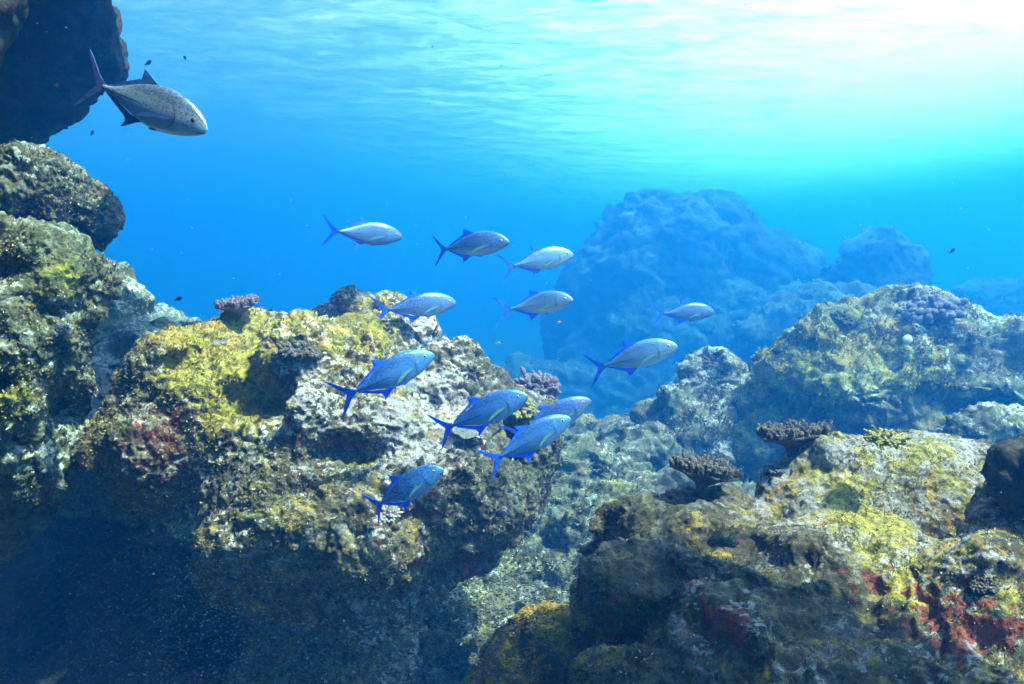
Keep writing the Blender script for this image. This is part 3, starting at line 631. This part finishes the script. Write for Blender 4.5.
def table_coral(loc, w_, d_, m, label, tilt, seed=0, stalk=.12, n=260):
    rs = np.random.RandomState(seed); P = []; F = []; K = 40; J = 9
    edge = [1+.16*math.sin(3*a+seed)+.10*math.sin(7*a+2)+rs.uniform(-.06, .06) for a in np.linspace(0, 2*math.pi, K, endpoint=False)]
    for side in (0, 1):
        for j in range(J):
            f = j/(J-1)
            for k in range(K):
                a = 2*math.pi*k/K; rr = f*edge[k]; th = .022*(1-f*.75)+.03*(1-f)**2*(1-side)
                P.append((w_*rr*math.cos(a), d_*rr*math.sin(a), (side-.5)*th*1.+(0 if side else -th*.3)+rs.uniform(-.003, .003)+.02*f))
    n0 = J*K
    for j in range(J-1):
        for k in range(K):
            a0, a1 = j*K+k, j*K+(k+1) % K; b0, b1 = a0+K, a1+K
            F.append((a0, a1, b1, b0)); F.append((n0+a0, n0+b0, n0+b1, n0+a1))
    for k in range(K):
        a0, a1 = (J-1)*K+k, (J-1)*K+(k+1) % K; F.append((a0, a1, n0+a1, n0+a0))
    it = []
    for k in range(n):
        f = math.sqrt(rs.rand()); a = rs.uniform(0, 6.283); e = edge[int(a/6.2832*K) % K]*f*.98
        b = np.array([w_*e*math.cos(a), d_*e*math.sin(a), .008+.02*f]); it.append((b, b+np.array([math.cos(a)*.012*f, math.sin(a)*.012*f, rs.uniform(.012, .034)]), .009, .0075))
    it.append(((0, 0, -stalk), (0, 0, 0), .02, .03))
    P2, F2 = knobs(it, rs); o_ = len(P); P += P2; F += [tuple(i+o_ for i in f) for f in F2]
    return link('table_coral', P, F, CM[m], loc, tilt, label, 'coral', 'flat table corals')
table_coral(at(792, 440, 3.0), .14, .11, 'brown', 'dark brown table coral standing out above the crest of the foreground boulder', Vector((-.05, .05, 1)), 1, .06)
table_coral(at(704, 476, 2.9), .11, .10, 'brown', 'smaller dark table coral low beside the left flank of the foreground boulder', Vector((.16, -.03, 1)), 2, .06)
table_coral(at(238, 309, 4.25), .11, .09, 'purple', 'purplish flat coral on the crest of the yellow boulder against open water', Vector((-.12, -.16, 1)), 3, .03, 200)
bush_coral('main', 538, 392, 27, 'purple', 'greyish purple knobbly coral clump on the right end of the yellow boulder', 150, .10, .75, seed=4)
bush_coral('main', 300, 352, 22, 'brown', 'brown knobbly coral tucked in a hollow below the crest of the yellow boulder', 110, .11, .5, seed=5)
bush_coral('main', 520, 408, 17, 'yellow', 'yellowish knobbly coral beside the purplish clump at the boulder end', 90, .1, .6, seed=6)
bush_coral('mid', 930, 312, 30, 'lav', 'wide lavender coral mound on top of the large outcrop', 130, .13, .55, seed=7)
bush_coral('fore', 885, 438, 20, 'yellow', 'round yellow coral cushion on the crest of the foreground boulder', 150, .09, .35, seed=8)
bush_coral('main', 385, 515, 17, 'pale', 'pale pinkish coral knob below the lowest trevally', 100, .09, .5, seed=9)
for a in [('main', 470, 372, 13, 'brown', 'small brown knobbly coral between two blue trevally on the boulder crest', 70, .11, .5, None, 11),
          ('main', 330, 312, 12, 'grey', 'small grey knobbly coral just under the summit of the yellow boulder', 70, .11, .5, None, 12),
          ('fore', 985, 585, 15, 'brown', 'brown knobbly coral low at the right edge of the foreground boulder', 80, .1, .45, None, 13),
          ('fore', 775, 470, 12, 'grey', 'small grey knobbly coral just beneath the dark table coral', 70, .11, .45, None, 14),
          ('wall', 60, 330, 12, 'grey', 'small grey knobbly coral on the face of the left rock wall', 70, .11, .5, None, 15),
          ('mid', 842, 318, 14, 'brown', 'brown knobbly coral on the left shoulder of the large outcrop', 80, .11, .5, None, 16),
          ('mid2', 712, 362, 12, 'brown', 'brown knobbly coral on top of the low rounded outcrop', 80, .11, .5, None, 17)]:
    bush_coral(a[0], a[1], a[2], a[3], a[4], a[5], a[6], a[7], a[8], a[9], a[10])
def plate(key, px, py, rpx, m, label, seed):
    rs = np.random.RandomState(seed); p, nr = hit(key, px, py); r = rpx*p.y/FPX; K, J = 36, 8; P = []; F = []
    for side in (0, 1):
        for j in range(J):
            f = j/(J-1)
            for k in range(K):
                a = 2*math.pi*k/K; e = 1+.12*math.sin(4*a+seed)+.07*math.sin(9*a); P.append((r*f*e*math.cos(a), r*f*e*math.sin(a)*.8, r*(.12*f*f+.06*math.sin(5*a)*f*f)+(side-.5)*.05*r*(1.3-f)-(.25*r*(1-f)**2 if not side else 0)))
    n0 = J*K
    for j in range(J-1):
        for k in range(K):
            a0, a1 = j*K+k, j*K+(k+1) % K; F.append((a0, a1, a1+K, a0+K)); F.append((n0+a0, n0+a0+K, n0+a1+K, n0+a1))
    for k in range(K):
        a0, a1 = (J-1)*K+k, (J-1)*K+(k+1) % K; F.append((a0, a1, n0+a1, n0+a0))
    up = (nr*.5+Vector((0, -.35, .8))).normalized(); link('plate_coral', P, F, CM[m], p+up*r*.1, up, label, 'coral', 'thin plate corals')
plate('main', 468, 432, 19, 'grey', 'grey scalloped plate coral behind the tail of the middle blue trevally', 3)
plate('main', 408, 388, 10, 'grey', 'small grey plate coral under the blue trevally near the crest', 5)
plate('main', 218, 342, 10, 'grey', 'small round grey green coral disc on the left shoulder of the yellow boulder', 7)

# ------------------------------------------------------------------ cloud of tiny bait fish in the dark gully, drifting specks
def swarm(name, n, place, length, m, label, cat, seed, slim=.14):
    rs = np.random.RandomState(seed); P = np.empty((n, 6, 3)); base = np.array([[.5, 0, 0], [0, 0, slim], [0, slim*.5, 0], [0, 0, -slim], [0, -slim*.5, 0], [-.5, 0, 0]])
    for k in range(n):
        a = rs.normal(.25, .35); t = rs.normal(0, .25); L = length*rs.uniform(.7, 1.3); M = np.array(Matrix.Rotation(a, 3, 'Z') @ Matrix.Rotation(t, 3, 'Y'))
        P[k] = base @ M.T*L+np.array(place(rs))
    tri = np.array([[0, 1, 2], [0, 2, 3], [0, 3, 4], [0, 4, 1], [5, 2, 1], [5, 3, 2], [5, 4, 3], [5, 1, 4]])
    F = (tri[None]+np.arange(n)[:, None, None]*6).reshape(-1, 3); me = mesh_from(name, P.reshape(-1, 3), F); me.materials.append(m)
    o = bpy.data.objects.new(name, me); COL.objects.link(o); tag(o, label, cat, kind='stuff'); return o
def bait_place(rs):
    while True:
        px, py = rs.uniform(-30, 600), 700-230*rs.rand()**1.3
        if py < 700-.0*px and not (py < 560+.25*max(0, 330-px)*0 and px > 190 and rs.rand() < .75): break
    return at(px, py, rs.uniform(1.7, 3.4))
swarm('baitfish_school', 16000, bait_place, .010, plain("bait", (.03, .055, .095), 1.), 'cloud of tiny glinting bait fish in the dark gully', 'bait fish', 3)
swarm('marine_snow', 260, lambda rs: at(rs.uniform(0, 1024), rs.uniform(0, 684), rs.uniform(1.2, 3.6)), .0035, plain("speck", (.7, .7, .7), .6), 'fine pale specks drifting in the water', 'particles', 4, .4)
